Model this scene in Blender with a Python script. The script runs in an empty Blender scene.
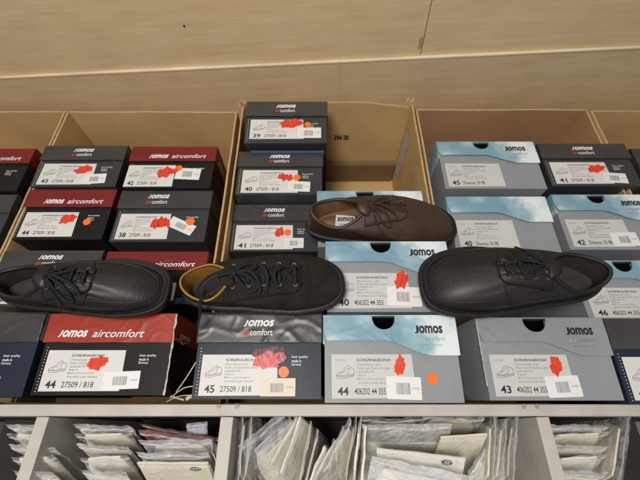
import bpy, math, random
from mathutils import Vector, Matrix, Euler, noise
from mathutils.bvhtree import BVHTree
random.seed(7)
sc = bpy.context.scene
COL = sc.collection
R = math.radians
PI = math.pi

# ------------------------------------------------------------------ camera geometry
F = 360.0                 # focal length in pixels of a 640 px wide frame
PITCH = R(62.1)           # camera looks this far down
CAMH = 0.58               # height above the tops of the front boxes (z = 0)
cp, sp = math.cos(PITCH), math.sin(PITCH)
def P(px, py, z=0.0):
    """point at height z seen at a place of the photograph"""
    d = Vector((px-320, cp*F + sp*(240-py), -sp*F + cp*(240-py)))
    return Vector((0, 0, CAMH)) + d*((z-CAMH)/d.z)
def PY(px, py, y):
    """point on the upright plane Y = y"""
    d = Vector((px-320, cp*F + sp*(240-py), -sp*F + cp*(240-py)))
    return Vector((0, 0, CAMH)) + d*(y/d.y)

# ------------------------------------------------------------------ materials
MATS = {}
def mat(name, col, rough=.6, var=.0, scale=30, bump=0., bscale=80, col2=None, spec=.42, coat=0., stretch=(1,1,1), detail=6):
    if name in MATS: return MATS[name]
    m = bpy.data.materials.new(name); m.use_nodes = True; MATS[name] = m
    nt = m.node_tree; n = nt.nodes; l = nt.links
    b = n['Principled BSDF']
    b.inputs['Roughness'].default_value = rough
    b.inputs['Specular IOR Level'].default_value = spec
    b.inputs['Coat Weight'].default_value = coat
    b.inputs['Coat Roughness'].default_value = .25
    c4 = (*col, 1)
    tc = n.new('ShaderNodeTexCoord'); mp = n.new('ShaderNodeMapping')
    l.new(tc.outputs['Object'], mp.inputs['Vector']); mp.inputs['Scale'].default_value = stretch
    if var > 0 or col2:
        nz = n.new('ShaderNodeTexNoise'); nz.inputs['Scale'].default_value = scale; nz.inputs['Detail'].default_value = detail
        l.new(mp.outputs[0], nz.inputs['Vector'])
        rp = n.new('ShaderNodeValToRGB')
        if col2 is None:
            a = tuple(max(0, x*(1-var)) for x in col); c = tuple(min(1, x*(1+var)) for x in col)
        else: a, c = col, col2
        rp.color_ramp.elements[0].position = .3; rp.color_ramp.elements[1].position = .7
        rp.color_ramp.elements[0].color = (*a, 1); rp.color_ramp.elements[1].color = (*c, 1)
        l.new(nz.outputs['Fac'], rp.inputs['Fac']); l.new(rp.outputs['Color'], b.inputs['Base Color'])
        mr = n.new('ShaderNodeMapRange'); mr.inputs['To Min'].default_value = max(0, rough-.08); mr.inputs['To Max'].default_value = min(1, rough+.1)
        l.new(nz.outputs['Fac'], mr.inputs['Value']); l.new(mr.outputs[0], b.inputs['Roughness'])
    else: b.inputs['Base Color'].default_value = c4
    if bump > 0:
        nb = n.new('ShaderNodeTexNoise'); nb.inputs['Scale'].default_value = bscale; nb.inputs['Detail'].default_value = 5
        l.new(mp.outputs[0], nb.inputs['Vector'])
        bp = n.new('ShaderNodeBump'); bp.inputs['Strength'].default_value = 1; bp.inputs['Distance'].default_value = bump
        l.new(nb.outputs['Fac'], bp.inputs['Height']); l.new(bp.outputs[0], b.inputs['Normal'])
    return m

def sky_print():
    """printed sky with clouds on the blue lids, whiter towards the logo"""
    m = bpy.data.materials.new('sky_print'); m.use_nodes = True
    nt = m.node_tree; n = nt.nodes; l = nt.links; b = n['Principled BSDF']; b.inputs['Roughness'].default_value = .38
    tc = n.new('ShaderNodeTexCoord'); nz = n.new('ShaderNodeTexNoise'); nz.inputs['Scale'].default_value = 13; nz.inputs['Detail'].default_value = 7
    nz.inputs['Roughness'].default_value = .55
    l.new(tc.outputs['Object'], nz.inputs['Vector'])
    sx = n.new('ShaderNodeSeparateXYZ'); l.new(tc.outputs['Object'], sx.inputs[0])
    mr = n.new('ShaderNodeMapRange'); mr.inputs['From Min'].default_value = .0; mr.inputs['From Max'].default_value = .06
    mr.inputs['To Min'].default_value = -.03; mr.inputs['To Max'].default_value = .24
    l.new(sx.outputs['X'], mr.inputs['Value'])
    mr2 = n.new('ShaderNodeMapRange'); mr2.inputs['From Min'].default_value = -.07; mr2.inputs['From Max'].default_value = -.105
    mr2.inputs['To Min'].default_value = 0; mr2.inputs['To Max'].default_value = .08
    l.new(sx.outputs['X'], mr2.inputs['Value'])
    a = n.new('ShaderNodeMath'); a.operation = 'ADD'; l.new(nz.outputs['Fac'], a.inputs[0]); l.new(mr.outputs[0], a.inputs[1])
    a2 = n.new('ShaderNodeMath'); a2.operation = 'ADD'; l.new(a.outputs[0], a2.inputs[0]); l.new(mr2.outputs[0], a2.inputs[1])
    rp = n.new('ShaderNodeValToRGB'); e = rp.color_ramp.elements
    e[0].position = .46; e[0].color = (.19, .34, .42, 1); e[1].position = .74; e[1].color = (.74, .80, .82, 1)
    k = e.new(.60); k.color = (.30, .46, .54, 1)
    l.new(a2.outputs[0], rp.inputs['Fac']); l.new(rp.outputs['Color'], b.inputs['Base Color'])
    return m
SKY = sky_print()

def wood_mat(name, c1, c2, s):
    m = bpy.data.materials.new(name); m.use_nodes = True
    nt = m.node_tree; n = nt.nodes; l = nt.links; b = n['Principled BSDF']; b.inputs['Roughness'].default_value = .5
    tc = n.new('ShaderNodeTexCoord'); mp = n.new('ShaderNodeMapping'); mp.inputs['Scale'].default_value = (1.6, 1, 26); mp.inputs['Location'].default_value = (s, s, s)
    l.new(tc.outputs['Object'], mp.inputs['Vector'])
    nz = n.new('ShaderNodeTexNoise'); nz.inputs['Scale'].default_value = 2.2; nz.inputs['Detail'].default_value = 14; nz.inputs['Roughness'].default_value = .66; nz.inputs['Distortion'].default_value = .6
    l.new(mp.outputs[0], nz.inputs['Vector'])
    rp = n.new('ShaderNodeValToRGB'); e = rp.color_ramp.elements
    e[0].position = .28; e[0].color = (*c1, 1); e[1].position = .7; e[1].color = (*c2, 1)
    l.new(nz.outputs['Fac'], rp.inputs['Fac'])
    n2 = n.new('ShaderNodeTexNoise'); n2.inputs['Scale'].default_value = 9; n2.inputs['Detail'].default_value = 4
    mp2 = n.new('ShaderNodeMapping'); mp2.inputs['Scale'].default_value = (1, 1, 3); l.new(tc.outputs['Object'], mp2.inputs['Vector']); l.new(mp2.outputs[0], n2.inputs['Vector'])
    r2 = n.new('ShaderNodeValToRGB'); r2.color_ramp.elements[0].position = .25; r2.color_ramp.elements[0].color = (.90, .88, .85, 1)
    r2.color_ramp.elements[1].position = .6; r2.color_ramp.elements[1].color = (1, 1, 1, 1)
    l.new(n2.outputs['Fac'], r2.inputs['Fac'])
    mx = n.new('ShaderNodeMix'); mx.data_type = 'RGBA'; mx.blend_type = 'MULTIPLY'; mx.inputs['Factor'].default_value = 1
    l.new(rp.outputs['Color'], mx.inputs['A']); l.new(r2.outputs['Color'], mx.inputs['B'])
    l.new(mx.outputs['Result'], b.inputs['Base Color'])
    bp = n.new('ShaderNodeBump'); bp.inputs['Distance'].default_value = .0006; l.new(nz.outputs['Fac'], bp.inputs['Height']); l.new(bp.outputs[0], b.inputs['Normal'])
    return m

def bag_mat(name, col, fac):
    m = bpy.data.materials.new(name); m.use_nodes = True
    nt = m.node_tree; n = nt.nodes; l = nt.links; b = n['Principled BSDF']; out = n['Material Output']
    b.inputs['Base Color'].default_value = (*col, 1); b.inputs['Roughness'].default_value = .14
    tr = n.new('ShaderNodeBsdfTransparent'); mx = n.new('ShaderNodeMixShader')
    tc = n.new('ShaderNodeTexCoord'); nz = n.new('ShaderNodeTexNoise'); nz.inputs['Scale'].default_value = 45; nz.inputs['Detail'].default_value = 6; nz.inputs['Distortion'].default_value = 1.2
    l.new(tc.outputs['Object'], nz.inputs['Vector'])
    mr = n.new('ShaderNodeMapRange'); mr.inputs['From Min'].default_value = .3; mr.inputs['From Max'].default_value = .7
    mr.inputs['To Min'].default_value = fac-.17; mr.inputs['To Max'].default_value = fac+.2
    l.new(nz.outputs['Fac'], mr.inputs['Value']); l.new(mr.outputs[0], mx.inputs['Fac'])
    l.new(tr.outputs[0], mx.inputs[1]); l.new(b.outputs[0], mx.inputs[2]); l.new(mx.outputs[0], out.inputs['Surface'])
    n2 = n.new('ShaderNodeTexNoise'); n2.inputs['Scale'].default_value = 32; n2.inputs['Detail'].default_value = 2; n2.inputs['Distortion'].default_value = 2.5
    l.new(tc.outputs['Object'], n2.inputs['Vector'])
    bp = n.new('ShaderNodeBump'); bp.inputs['Distance'].default_value = .0045; l.new(n2.outputs['Fac'], bp.inputs['Height']); l.new(bp.outputs[0], b.inputs['Normal'])
    return m

M = dict(
    card=mat('cardboard_tan', (.60, .395, .18), .8, .10, 9, .0004, 220, stretch=(1, 1, 1)),
    card_red=mat('cardboard_brown', (.44, .24, .12), .8, .10, 9, .0004, 220),
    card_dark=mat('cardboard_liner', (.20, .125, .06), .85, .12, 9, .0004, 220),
    card_edge=mat('cardboard_edge', (.50, .36, .185), .85, .15, 90),
    board=mat('grey_white_paint', (.50, .47, .43), .5, .10, 22, .0003, 60),
    screw=mat('screw_cover', (.36, .30, .22), .5, .2, 300),
    char=mat('charcoal_card', (.050, .047, .047), .34, .16, 14, .0007, 40),
    charbody=mat('charcoal_body_card', (.038, .039, .044), .36, .15, 12, .0004, 60),
    navy=mat('dark_blue_grey_card', (.020, .026, .045), .42, .2, 12, .0003, 60, spec=.22),
    inkblue=mat('worn_blue_card', (.05, .08, .15), .45, .2, 30),
    red=mat('red_card', (.18, .015, .014), .36, .12, 14, .0005, 50),
    redor=mat('faded_red_card', (.34, .035, .02), .4, .12, 14, .0005, 50),
    black=mat('black_card', (.013, .012, .012), .5, .2, 20, .0003, 60, spec=.2),
    grey=mat('grey_card', (.255, .268, .285), .45, .10, 7, .0003, 60),
    white=mat('label_paper', (.66, .65, .63), .5, .04, 15, .0002, 60),
    greylab=mat('label_paper_grey', (.56, .56, .54), .5, .04, 15, .0002, 60),
    sticker=mat('price_sticker_paper', (.76, .75, .74), .45),
    cream=mat('cream_sticker_paper', (.70, .62, .50), .5),
    inkw=mat('white_print', (.78, .77, .76), .5),
    inkk=mat('black_print', (.02, .02, .022), .5),
    inkg=mat('grey_print', (.26, .26, .27), .5),
    inkp=mat('pale_pink_print', (.62, .42, .38), .5),
    inkr=mat('orange_red_print', (.55, .07, .025), .5),
    dot=mat('fluorescent_orange_sticker', (.95, .17, .02), .45),
    marker=mat('red_marker', (.72, .05, .025), .4, .25, 120),
    pink=mat('pink_marker', (.76, .16, .16), .45, .15, 90),
    dmark=mat('dark_red_marker', (.13, .018, .025), .3, .3, 120),
    torn=mat('torn_paper_edge', (.55, .48, .38), .9, .25, 200, .001, 200),
    brown=mat('brown_leather', (.050, .024, .014), .5, .22, 26, .0005, 420, coat=.05),
    brownlace=mat('brown_lace', (.032, .016, .010), .7, .3, 300, .0006, 600),
    tanlin=mat('tan_lining', (.22, .125, .06), .6, .18, 60, .0003, 300),
    insole=mat('brown_insole', (.17, .095, .045), .6, .2, 50, .0003, 300),
    nub=mat('dark_nubuck', (.010, .009, .0075), .85, 0, 34, .0009, 300, col2=(.024, .020, .014), spec=.25),
    nublace=mat('grey_black_lace', (.012, .0125, .0145), .8, .25, 300, .0006, 700, spec=.3),
    mustard=mat('mustard_lining', (.34, .17, .028), .65, .2, 70, .0004, 300),
    darkin=mat('dark_insole', (.035, .028, .026), .7, .25, 50),
    blk=mat('black_leather', (.011, .0095, .009), .5, .25, 24, .0004, 300, coat=.06),
    rub=mat('black_rubber', (.011, .011, .011), .55, .2, 60, .0004, 200, spec=.4),
    metal=mat('dark_eyelet', (.10, .09, .08), .35),
    aged=mat('silver_eyelet', (.17, .16, .15), .35),
    instock=mat('cream_insole_card', (.82, .77, .61), .75, .07, 25, .0003, 200),
    instock2=mat('pale_insole_card', (.86, .83, .74), .75, .07, 25, .0003, 200),
    olive=mat('olive_insole_card', (.52, .48, .36), .75, .1, 25, .0003, 200),
    redst=mat('reddish_insole_card', (.28, .12, .10), .7, .15, 25),
    bluec=mat('pale_blue_card', (.42, .47, .62), .6),
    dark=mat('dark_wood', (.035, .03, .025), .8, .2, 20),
    tape=mat('pale_tape', (.50, .49, .50), .45, .08, 60),
    woodT=wood_mat('upper_board_wood', (.66, .495, .27), (.75, .59, .36), 0.),
    woodL=wood_mat('lower_board_wood', (.60, .45, .255), (.69, .54, .33), 3.),
    woodE=mat('planed_wood_edge', (.74, .62, .44), .6, .15, 40, stretch=(.2, 1, 1)),
    knot=mat('dark_knot', (.06, .035, .02), .8),
    fill=mat('filler_patch', (.46, .30, .15), .6, .25, 160),
)
def ink_mat(name, col, tcol, f0, f1):
    m = bpy.data.materials.new(name); m.use_nodes = True
    nt = m.node_tree; n = nt.nodes; l = nt.links; b = n['Principled BSDF']; b.inputs['Base Color'].default_value = (*col, 1); b.inputs['Roughness'].default_value = .4
    tr = n.new('ShaderNodeBsdfTransparent'); tr.inputs['Color'].default_value = (*tcol, 1); mx = n.new('ShaderNodeMixShader')
    tc = n.new('ShaderNodeTexCoord'); mp = n.new('ShaderNodeMapping'); mp.inputs['Scale'].default_value = (1, .35, 1); mp.inputs['Rotation'].default_value = (0, 0, .5)
    z = n.new('ShaderNodeTexNoise'); z.inputs['Scale'].default_value = 420; z.inputs['Detail'].default_value = 4
    l.new(tc.outputs['Object'], mp.inputs['Vector']); l.new(mp.outputs[0], z.inputs['Vector'])
    mr = n.new('ShaderNodeMapRange'); mr.inputs['From Min'].default_value = .35; mr.inputs['From Max'].default_value = .65; mr.inputs['To Min'].default_value = f0; mr.inputs['To Max'].default_value = f1
    l.new(z.outputs['Fac'], mr.inputs['Value']); l.new(mr.outputs[0], mx.inputs['Fac']); l.new(tr.outputs[0], mx.inputs[1]); l.new(b.outputs[0], mx.inputs[2]); l.new(mx.outputs[0], n['Material Output'].inputs['Surface'])
    return m
M['marker'] = ink_mat('red_marker_ink', (.82, .07, .03), (.95, .16, .10), .55, 1.0)
M['pink'] = ink_mat('pink_marker_ink', (.80, .17, .19), (.95, .30, .32), .30, .85)
M['dmark'] = ink_mat('dark_red_marker_ink', (.12, .018, .025), (.8, .2, .22), .35, .9)
BAG = bag_mat('clear_plastic', (.92, .92, .93), .19)
BAGW = bag_mat('milky_plastic', (.93, .93, .95), .36)
BAGR = bag_mat('reddish_plastic', (.45, .22, .20), .55)

# ------------------------------------------------------------------ mesh building
_txt = {}
def text_mesh(body, bold=0., shear=0., spacing=1.):
    k = (body, bold, shear, spacing)
    if k in _txt: return _txt[k]
    cu = bpy.data.curves.new('t', 'FONT'); cu.body = body; cu.size = 1; cu.offset = bold; cu.shear = shear; cu.space_character = spacing
    cu.resolution_u = 3
    ob = bpy.data.objects.new('t', cu); COL.objects.link(ob)
    dg = bpy.context.evaluated_depsgraph_get(); dg.update()
    me = bpy.data.meshes.new_from_object(ob.evaluated_get(dg))
    vs = [tuple(v.co) for v in me.vertices]; fs = [tuple(p.vertices) for p in me.polygons]
    bpy.data.objects.remove(ob); bpy.data.curves.remove(cu); bpy.data.meshes.remove(me)
    x0 = min(v[0] for v in vs); x1 = max(v[0] for v in vs); y0 = min(v[1] for v in vs); y1 = max(v[1] for v in vs)
    vs = [((v[0]-x0)/(x1-x0), (v[1]-y0)/(y1-y0)) for v in vs]
    _txt[k] = (vs, fs); return _txt[k]

class MB:
    def __init__(s): s.v = []; s.f = []; s.mi = []; s.cur = 0
    def add(s, vs, fs):
        o = len(s.v); s.v += [Vector(v) for v in vs]; s.f += [tuple(i+o for i in f) for f in fs]; s.mi += [s.cur]*len(fs); return s
    def box(s, x0, x1, y0, y1, z0, z1):
        vs = [(x0,y0,z0),(x1,y0,z0),(x1,y1,z0),(x0,y1,z0),(x0,y0,z1),(x1,y0,z1),(x1,y1,z1),(x0,y1,z1)]
        return s.add(vs, [(0,3,2,1),(4,5,6,7),(0,1,5,4),(1,2,6,5),(2,3,7,6),(3,0,4,7)])
    def poly(s, pts, z, th=0):
        """flat outline at height z (in the XY plane), optionally a slab"""
        n = len(pts)
        if th == 0: return s.add([(p[0],p[1],z) for p in pts], [tuple(range(n))])
        vs = [(p[0],p[1],z-th) for p in pts] + [(p[0],p[1],z) for p in pts]
        fs = [tuple(range(n-1,-1,-1)), tuple(range(n,2*n))] + [(i,(i+1)%n,n+(i+1)%n,n+i) for i in range(n)]
        return s.add(vs, fs)
    def text(s, body, x0, x1, y0, y1, z, bold=0., shear=0., spacing=1.):
        vs, fs = text_mesh(body, bold, shear, spacing)
        return s.add([(x0+v[0]*(x1-x0), y0+v[1]*(y1-y0), z) for v in vs], fs)
    def grid(s, fn, nu, nv, flip=False, close_u=False):
        vs = [fn(i/(nu if close_u else nu-1), j/(nv-1)) for j in range(nv) for i in range(nu)]
        fs = []
        for j in range(nv-1):
            for i in range(nu if close_u else nu-1):
                a = j*nu+i; b = j*nu+(i+1)%nu; q = (a,b,b+nu,a+nu)
                fs.append(q[::-1] if flip else q)
        return s.add(vs, fs)
    def slab(s, top, bot, nu, nv):
        """closed slab between two grid functions"""
        n0 = len(s.v)
        s.grid(top, nu, nv); s.grid(bot, nu, nv, True)
        a, b = n0, n0+nu*nv; fs = []
        for i in range(nu-1):
            fs += [(a+i+1,a+i,b+i,b+i+1), (a+(nv-1)*nu+i, a+(nv-1)*nu+i+1, b+(nv-1)*nu+i+1, b+(nv-1)*nu+i)]
        for j in range(nv-1):
            fs += [(a+j*nu,a+(j+1)*nu,b+(j+1)*nu,b+j*nu), (a+(j+1)*nu+nu-1,a+j*nu+nu-1,b+j*nu+nu-1,b+(j+1)*nu+nu-1)]
        s.f += fs; s.mi += [s.cur]*len(fs); return s
    def ribbon(s, pts, w, t, sub=5, nr=8, up=Vector((0,0,1))):
        pts = [Vector(p) for p in pts]; q = []
        for i in range(len(pts)-1):
            p0 = pts[max(i-1,0)]; p1 = pts[i]; p2 = pts[i+1]; p3 = pts[min(i+2,len(pts)-1)]
            for k in range(sub):
                u = k/sub
                q.append(.5*((2*p1)+(p2-p0)*u+(2*p0-5*p1+4*p2-p3)*u*u+(3*p1-p0-3*p2+p3)*u**3))
        q.append(pts[-1]); n0 = len(s.v); vs = []; fs = []
        for i, p in enumerate(q):
            T = (q[min(i+1,len(q)-1)]-q[max(i-1,0)]).normalized()
            S = T.cross(up); S = S.normalized() if S.length > 1e-4 else Vector((1,0,0)); N = S.cross(T)
            for k in range(nr):
                a = 2*PI*k/nr; vs.append(p + S*w*math.cos(a) + N*t*math.sin(a))
        for i in range(len(q)-1):
            for k in range(nr):
                a = i*nr+k; b = i*nr+(k+1)%nr; fs.append((a,b,b+nr,a+nr))
        fs += [tuple(range(nr-1,-1,-1)), tuple((len(q)-1)*nr+k for k in range(nr))]
        return s.add(vs, fs)
    def build(s, name, m, parent=None, smooth=False, bevel=0., loc=None):
        me = bpy.data.meshes.new(name); me.from_pydata([tuple(v) for v in s.v], [], s.f); me.validate()
        for mm in (m if isinstance(m, (list, tuple)) else [m]): me.materials.append(mm)
        if len(me.polygons) == len(s.mi):
            for p, k in zip(me.polygons, s.mi): p.material_index = k
        ob = bpy.data.objects.new(name, me); COL.objects.link(ob)
        if smooth:
            for p in me.polygons: p.use_smooth = True
        if bevel:
            bv = ob.modifiers.new('b', 'BEVEL'); bv.width = bevel; bv.segments = 2; bv.limit_method = 'ANGLE'
        if parent: ob.parent = parent
        if loc is not None: ob.location = loc
        return ob
def tag(o, label, cat, group=None):
    o['label'] = label; o['category'] = cat
    if group: o['group'] = group
    return o
def empty(name, mw, label, cat, group=None):
    o = bpy.data.objects.new(name, None); o.empty_display_size = .05; COL.objects.link(o)
    o.matrix_world = mw if isinstance(mw, Matrix) else Matrix.Translation(mw)
    return tag(o, label, cat, group)
def nz(x, y, z=0., s=1.): return noise.noise(Vector((x*s, y*s, z*s)))
def blob(cx, cy, rx, ry, seed, n=40, rag=.28):
    out = []
    for k in range(n):
        a = 2*PI*k/n; r = 1 + rag*nz(math.cos(a)*1.7+seed, math.sin(a)*1.7, seed*2.3) + .18*nz(math.cos(a)*5+seed, math.sin(a)*5, 3)
        out.append((cx+rx*r*math.cos(a), cy+ry*r*math.sin(a)))
    return out
def rrect(x0, x1, y0, y1, r, n=4):
    out = []
    for cx, cy, a0 in ((x1-r,y1-r,0),(x0+r,y1-r,90),(x0+r,y0+r,180),(x1-r,y0+r,270)):
        for k in range(n+1):
            a = R(a0+90*k/n); out.append((cx+r*math.cos(a), cy+r*math.sin(a)))
    return out

# ------------------------------------------------------------------ lettering
def word_logo(mb, x0, x1, y0, y1, z, shear=.25, bold=.035):
    """the shoe maker's word mark: short capital J and round small letters of the same height"""
    w = x1-x0
    mb.text('J', x0, x0+w*.155, y0, y1, z, bold+.01, shear)
    mb.text('omos', x0+w*(.165 if shear == 0 else .145), x1, y0, y1, z, bold, shear)
def sketch_shoe(mb, x0, y0, w, h, z, th=.00045):
    """line drawing of a laced shoe on the label"""
    def L(pts):
        for a, b in zip(pts, pts[1:]):
            A = Vector((x0+a[0]*w, y0+a[1]*h, 0)); B = Vector((x0+b[0]*w, y0+b[1]*h, 0)); d = (B-A)
            if d.length < 1e-6: continue
            nn = Vector((-d.y, d.x, 0)).normalized()*th*.5
            mb.add([(A+nn).xy.to_3d()+Vector((0,0,z)), (A-nn).xy.to_3d()+Vector((0,0,z)), (B-nn).xy.to_3d()+Vector((0,0,z)), (B+nn).xy.to_3d()+Vector((0,0,z))], [(0,1,2,3)])
    L([(0,.12),(.0,.3),(.1,.42),(.3,.52),(.5,.86),(.68,1),(.74,.84),(.9,.8),(1,.72),(1,.3),(.97,.18),(.6,.1),(.3,.0),(.05,.02),(0,.12)])
    L([(0,.26),(.3,.2),(.6,.28),(1,.34)]); L([(0,.2),(.3,.13),(.6,.2),(.98,.25)])
    for k in range(4): L([(.34+k*.08,.5+k*.1),(.46+k*.08,.46+k*.1)])
    L([(.62,.3),(.72,.6),(.74,.84)]); L([(.2,.24),(.3,.5)])
def text_lines(mb, x0, x1, y_top, step, n, z, hgt, words):
    for k in range(n):
        t = words[k % len(words)]
        ww = (x1-x0)*min(1, len(t)/26.)
        mb.text(t, x0, x0+ww, y_top-k*step-hgt, y_top-k*step, z, .004)
LINES = ['Obermaterial: Leder', 'Futter und Decksohle Leder', 'Laufsohle: PU', 'Weite H', 'Made in Germany Jomos', 'Aircomfort Leder Wechsel']

# ------------------------------------------------------------------ shoe boxes
def shoe_box(xl, xr, ytop, z, hb, style, size, label, group, L=.33, tilt=0., yaw=None, name='shoe_box', width=None, art='27509 / 818', marks=(), crumple=.0006, body_m=None, lid_m=None, head='SCHNÜRHALBSCHUH', price=None, labelbox=None, finger=True, plain=False, seed=1, ls=0., inked=None):
    A = P(xl, ytop, z); B = P(xr, ytop, z)
    if yaw is None: yaw = 0
    w = width or (B-A).length
    T = (A+B)*.5 if width is None else (A+Vector((w/2,0,0)) if width > 0 else None)
    rot = Matrix.Rotation(yaw, 4, 'Z') @ Matrix.Rotation(tilt, 4, 'X')
    mw = Matrix.Translation(T) @ rot @ Matrix.Translation((0, -hb/2, -L))
    g = empty(name, mw, label, 'shoe box', group)
    blue = style == 'blue'
    bm_ = body_m or (M['grey'] if blue else M['charbody'])
    lm_ = lid_m or (SKY if blue else M['char'])
    hw, hh, t = w/2, hb/2, .0016
    fx = lambda u: -hw+u*w
    fy = lambda v: hh-v*hb
    # body: an open box of card (open side under the lid)
    b = MB()
    b.box(-hw, hw, -hh, -hh+t, 0, L)
    b.box(-hw, -hw+t, -hh+t, hh-.003, 0, L); b.box(hw-t, hw, -hh+t, hh-.003, 0, L)
    b.box(-hw+t, hw-t, -hh+t, hh-.003, 0, t)
    notch = (fx(.455), .0185, .0215) if (blue and finger) else None
    def ntop(x, base):
        if notch and abs(x-notch[0]) < notch[1]:
            return base - notch[2]*math.sqrt(1-((x-notch[0])/notch[1])**2)**.8
        return base
    xs = sorted(set([-hw+t+(w-2*t)*k/30 for k in range(31)] + ([notch[0]+notch[1]*math.cos(PI*k/20) for k in range(21)] if notch else [])))
    xs_b = xs
    def colgrid(mb, xs, top, bot, z1, th, nv, disp):
        nu = len(xs)
        def ft(u, v):
            x = xs[int(round(u*(nu-1)))]; y = bot(x)+(top(x)-bot(x))*v; return (x, y, z1+disp(x, y))
        def fb(u, v):
            x = xs[int(round(u*(nu-1)))]; y = bot(x)+(top(x)-bot(x))*v; return (x, y, z1-th+disp(x, y))
        mb.slab(ft, fb, nu, nv)
    colgrid(b, xs_b, lambda x: ntop(x, hh-.003), lambda x: -hh+t, L, t, 5, lambda x, y: 0)
    b.build('body', bm_, g)
    # lid
    o = .0022
    def bottom(x):
        u = (x+hw)/w
        if blue:
            a = .30*hb; c = .475*hb; k = min(1, max(0, (u-.45)/.36)); k = k*k*(3-2*k)
            d = a+(c-a)*k
            if u < .03: d -= .010*(1-u/.03)**2
            return hh-d
        return hh - (.365*hb + .0012*nz(u*5, seed, 1))
    dsp = lambda x, y: crumple*(.6*nz(x+seed, y, seed, 26) + .9*max(0, 1-6*abs(nz(x+seed*.3, y*1.6, 2, 16))) + .5*max(0, 1-7*abs(nz(x*.8, y+seed, 4, 30))) + .4) + .0008
    l = MB()
    xs_l = sorted(set([-hw-o+(w+2*o)*k/90 for k in range(91)] + ([notch[0]+notch[1]*math.cos(PI*k/24) for k in range(25)] if notch else [])))
    colgrid(l, xs_l, lambda x: ntop(x, hh), bottom, L+.0028, .0014, 19, dsp)
    fd = .34*hb
    l.box(-hw-o, hw+o, hh+.0002, hh+.002, -.003, L+.0022)
    l.cur = 1; l.box(-hw+t, hw-t, hh-.0022, hh, 0, L-.002); l.cur = 0  # black plate under the lid: shade inside the finger hole put in as colour
    l.box(-hw-o, -hw-.0006, hh-fd, hh, -.003, L+.0012); l.box(hw+.0006, hw+o, hh-fd, hh, -.003, L+.0012)
    l.box(-hw, hw, hh-fd, hh, -.003, -.0008)
    lid = l.build('lid', [lm_, M['black']], g)
    for p in lid.data.polygons:
        p.use_smooth = crumple > .0008
    zl = L+.0028+.0008+crumple*2.4
    if not plain:
        lg = MB()
        if style == 'blue':
            x0, x1 = fx(.685), fx(.90)
            word_logo(lg, x0, x1, fy(.215), fy(.12), zl, 0., .03)
            l2 = MB(); l2.text('air', fx(.69), fx(.755), fy(.305), fy(.255), zl, 0, 0, 1.2)
            l3 = MB(); l3.text('comfort', fx(.765), fx(.91), fy(.305), fy(.25), zl, 0, 0, 1.25); l3.text('made in germany', fx(.72), fx(.89), fy(.365), fy(.345), zl)
            lg.build('logo', M['inkk'], lid); l2.build('logo_script', M['inkp'], lid); l3.build('logo_script', M['inkg'], lid)
        elif style == 'dark':
            word_logo(lg, fx(.365+ls), fx(.615+ls*1.25), fy(.165), fy(.085), zl, .28)
            lg.text('comfort', fx(.42+ls), fx(.605+ls*1.25), fy(.275), fy(.195), zl, .008, 0)
            l2 = MB(); l2.text('air', fx(.36+ls), fx(.415+ls), fy(.275), fy(.20), zl, .02, 0)
            lg.build('logo', M['inkw'], lid); l2.build('logo_script', M['inkr'], lid)
        elif style == 'oneline':
            word_logo(lg, fx(.22+ls), fx(.45+ls), fy(.30), fy(.21), zl, .28)
            lg.text('aircomfort', fx(.49+ls), fx(.90+ls), fy(.30), fy(.20), zl, .01, .3)
            lg.build('logo', M['inkw'], lid)
    # printed size label
    zb = L+.0004
    if labelbox is None: labelbox = (.05, .66, .46, .955)
    if size:
        u0, u1, v0, v1 = labelbox; W_ = u1-u0; H_ = v1-v0
        X = lambda u: fx(u0+u*W_); Y = lambda v: fy(v0+v*H_)
        lb = MB().poly([(X(0),Y(1)),(X(1),Y(.99)),(X(.985),Y(0)),(X(.0),Y(0))], zb, .0003).build('size_label', M['white'] if style != 'blue' else M['greylab'], g)
        pk = MB(); zp = zb+.0002
        pk.text(size, X(.07), X(.20), Y(.93), Y(.745), zp, .022)
        pk.text(art, X(.27), X(.27+(.036 if len(art) < 12 else .0285)*len(art)), Y(.91), Y(.77), zp, .004)
        pk.text(head, X(.31), X(.72), Y(.165), Y(.085), zp, .012)
        sketch_shoe(pk, X(.06), Y(.56), W_*w*.21, H_*hb*.30, zp)
        pk.build('print', M['inkk'], lb)
        pg = MB(); text_lines(pg, X(.31), X(.72), Y(.21), H_*hb*.083, 6, zp, H_*hb*.055, LINES)
        if blue: pg.text('FUTURA', X(.05), X(.17), Y(.16), Y(.11), zp)
        pg.build('print', M['inkg'], lb)
    if style != 'blue' and not plain:
        tx = MB()
        for k, s_ in enumerate(('best quality', 'made in', 'Germany')):
            tx.text(s_, fx(.765), fx(.765+.0108*len(s_)), fy(.545+k*.045), fy(.545+k*.045-.035), L+.0002, .006)
        for k in range(15): tx.poly(rrect(fx(.028), fx(.028)+.0014, fy(.43+k*.038), fy(.43+k*.038)+.0014, .0006, 2), L+.0002)
        tx.build('print', M['inkw'], g)
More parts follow.
